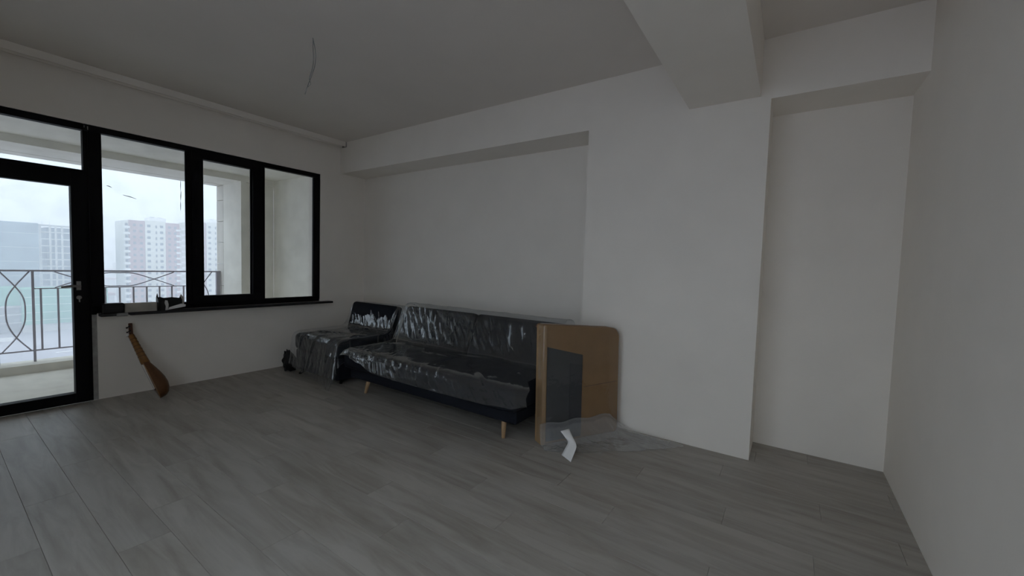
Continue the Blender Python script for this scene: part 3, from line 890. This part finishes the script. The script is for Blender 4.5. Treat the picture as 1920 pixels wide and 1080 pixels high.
def tower(loc, label, x0, roof, floors, full=True, shift=0.0):
    t = tag(empty('apartment_tower', loc), label, 'building')
    X = lambda v: x0 + v
    Y0 = loc[1]
    bpart(t, 'brown_wall', BRICK, [(X(1.7), X(7.5), Y0, Y0 + 18, ZG, roof), (X(15.4), X(21.4), Y0, Y0 + 18, ZG, roof)])
    bpart(t, 'cream_wall', CREAM, [(X(7.5), X(15.4), Y0 - .6, Y0 + 18, ZG, roof + .4)])
    bpart(t, 'side_wall', CREAM, [(X(0.3), X(1.7), Y0 + 1.5, Y0 + 18, ZG, roof - .2), (X(21.4), X(24.4), Y0 + 1.5, Y0 + 18, ZG, roof - .2)])
    bpart(t, 'roof_house', WHITEF, [(X(9.8), X(16.4), Y0 + 2, Y0 + 10, roof + .4, roof + 2.2)])
    for xa in (10.4, 13.4):
        bpart(t, 'roof_vent', RAIL, [(X(xa), X(xa + 1.6), Y0 + 3, Y0 + 4, roof + 2.2, roof + 2.55)])
    wm = None; bmn = None; sm = None
    for k in range(floors):
        z = roof - 2.9 - k * 2.93
        if z < ZG: break
        for xx, wv, yy, zz0, zz1, nm in ((8.2, 1.25, Y0 - .75, 0, 1.25, 'window'), (13.2, 1.25, Y0 - .75, 0, 1.25, 'window'), (11.4, .6, Y0 - .75, -.3, 1.1, 'window'),
                                         (3.0, 1.1, Y0 - .12, 0, 1.2, 'window'), (5.5, 1.1, Y0 - .12, 0, 1.2, 'window'), (16.6, 1.1, Y0 - .12, 0, 1.2, 'window'), (19.0, 1.1, Y0 - .12, 0, 1.2, 'window')):
            me = 'w%.2f%.2f' % (wv, zz1 - zz0)
            if me not in bpy.data.meshes:
                b_ = bmesh.new(); bx(b_, 0, wv, 0, .25, 0, zz1 - zz0); m_ = bpy.data.meshes.new(me); b_.to_mesh(m_); b_.free(); m_.materials.append(WINDK)
            o = bpy.data.objects.new(nm, bpy.data.meshes[me]); COL.objects.link(o); o.parent = t
            o.location = Vector((X(xx), yy, z + zz0)) - Vector(loc)
        for a, b_ in ((-.3, 1.8), (19.9, 21.9), (21.9, 24.6)):
            me = 'balcony%.1f' % (b_ - a)
            if me not in bpy.data.meshes:
                q = bmesh.new(); bx(q, 0, b_ - a, 0, 1.7, 0, .95); m_ = bpy.data.meshes.new(me); q.to_mesh(m_); q.free(); m_.materials.append(WHITEF)
            o = bpy.data.objects.new('balcony', bpy.data.meshes[me]); COL.objects.link(o); o.parent = t
            o.location = Vector((X(a), Y0 - .6 - (.6 if a > 21 else 0), z - 1.1 + (.9 if a > 21 else 0))) - Vector(loc)
        bz = bpy.data.meshes.get('niche')
        if not bz:
            q = bmesh.new(); bx(q, 0, 1.0, 0, .3, 0, 1.3); bz = bpy.data.meshes.new('niche'); q.to_mesh(bz); q.free(); bz.materials.append(WINDK)
        o = bpy.data.objects.new('window', bz); COL.objects.link(o); o.parent = t
        o.location = Vector((X(.45), Y0 + 1.3, z + .1)) - Vector(loc)
    return t


tower((70, 266, ZG), 'brown and cream apartment tower with white balconies seen over the railing', 57.3, 18.2, 17)
tower((102, 267, ZG), 'brown and cream apartment tower next to the balcony pier', 83.4, 20.1, 17)

# concrete frame under construction
cf = tag(empty('unfinished_building', (36, 271, ZG)), 'unfinished bare concrete frame building without walls', 'building')
bpart(cf, 'shade_tinted_core_wall', NETB_SHADE, [(33.5, 47, 277, 290, ZG, 12.5)])  # dark colour stands in for shade inside the open floors
for k in range(15):
    z = 13.4 - k * 3.02
    if z < ZG: break
    bpart(cf, 'floor_slab', CONC, [(30.6, 47, 271, 277.1, z - .45, z)])
for k, xx in enumerate((30.7, 33.6, 35.3, 37.2, 40.6, 44.0)):
    bpart(cf, 'column', CONC, [(xx, xx + .65, 271.1, 271.8, ZG, 13)])
bpart(cf, 'column_rebar', RAIL, [(31.8, 31.9, 273, 273.1, 13.4, 15), (34.0, 34.1, 273, 273.1, 13.4, 15)])
nb = tag(empty('netted_building', (18, 268, ZG)), 'building shell hung with blue grey scaffold netting beside the concrete frame', 'building')
bpart(nb, 'net_wall', NETB_SHADE, [(2, 30.2, 268, 290, ZG, 13.6)])
for k in range(6):
    bpart(nb, 'net_seam', CONC, [(2, 30.2, 267.9, 268, 9 - k * 6, 9.12 - k * 6)])
gb = tag(empty('green_netted_building', (22, 244, ZG)), 'low building wrapped in green scaffold netting by the street', 'building')
bpart(gb, 'net_wall', NETG, [(22.5, 46, 240, 256, ZG + 3.2, -13.2), ])
bpart(gb, 'left_net_wall', NETG, [(0, 22.3, 244, 256, -19.5, -12.6)])
bpart(gb, 'ground_floor', CONC, [(22.5, 46, 241, 256, ZG, ZG + 3.1), (0, 22.3, 246, 256, ZG, -19.6)])
for k in range(3):
    bpart(gb, 'floor_slab', CONC, [(0, 22.4, 242.5, 246, -20.1 - k * 3.1, -19.6 - k * 3.1)])
for k in range(4):
    bpart(gb, 'net_seam', WHITEF, [(0, 46, 239.85, 240, -16.2 - k * 3, -16.1 - k * 3)] if False else [(22.5, 46, 239.85, 239.99, -16.2 - k * 3, -16.1 - k * 3)])
tag(boxes('street_wall', WHITEF, [(-20, 18.5, 222, 223, ZG, ZG + 1.2)]), 'long low white wall along the street below', 'wall')
rd = tag(boxes('road_marking', WHITEF, [(24, 40, 188, 188.6, ZG, ZG + .05)]), 'white road marking on the street below', 'road marking')
# far low houses and hills in the mist
for k, (xx, yy, wv, hh) in enumerate(((60, 420, 30, 12), (95, 520, 40, 16), (130, 640, 60, 20), (45, 360, 16, 9), (52, 330, 14, 7))):
    h = tag(empty('distant_house', (xx, yy, ZG)), ['long low house half lost in mist behind the towers', 'broad block half lost in mist behind the towers', 'farthest broad block in the mist', 'small house in mist beyond the netted buildings', 'smallest low house in mist beside the brown tower'][k], 'building')
    bpart(h, 'wall', CONC, [(xx, xx + wv, yy, yy + 14, ZG, ZG + hh)])
    bpart(h, 'roof', BRICK, [(xx - .5, xx + wv + .5, yy - .5, yy + 14.5, ZG + hh, ZG + hh + 1.2)])
bm = bmesh.new(); rows = []
for i in range(60):
    xx = -600 + i * 36
    hz = 34 + 16 * noise.noise(Vector((i * .13, 0, 0))) + 5 * noise.noise(Vector((i * .6, 3, 0)))
    rows.append([Vector((xx, 1250, ZG)), Vector((xx, 1400, ZG + hz * .7)), Vector((xx, 1550, ZG + hz)), Vector((xx, 1800, ZG + hz * .6)), Vector((xx, 2100, ZG))])
grid_mesh(bm, rows)
tag(obj('hills', bm, HILL, None, True), 'low hills fading into the mist', 'hills', kind='structure')

# morning mist over the city
m = bpy.data.materials.new('mist'); m.use_nodes = True
nt = m.node_tree; nt.nodes.clear()
vo = N(nt, 'ShaderNodeVolumeScatter'); vo.inputs['Color'].default_value = (.80, .86, .93, 1); vo.inputs['Density'].default_value = .0039
vo.inputs['Anisotropy'].default_value = .2
out = N(nt, 'ShaderNodeOutputMaterial'); nt.links.new(vo.outputs[0], out.inputs['Volume'])
bm = bmesh.new()
bx(bm, -900, 1550, -900, 2150, ZG + .01, 60)
vs = bx(bm, -14, 14, -14, 14, ZG + 1, 59)
for f in {f for v in vs for f in v.link_faces}: f.normal_flip()
me = bpy.data.meshes.new('mist'); bm.to_mesh(me); bm.free()
o = link('mist', me, m)
tag(o, 'pale mist over the city', 'mist', kind='stuff')
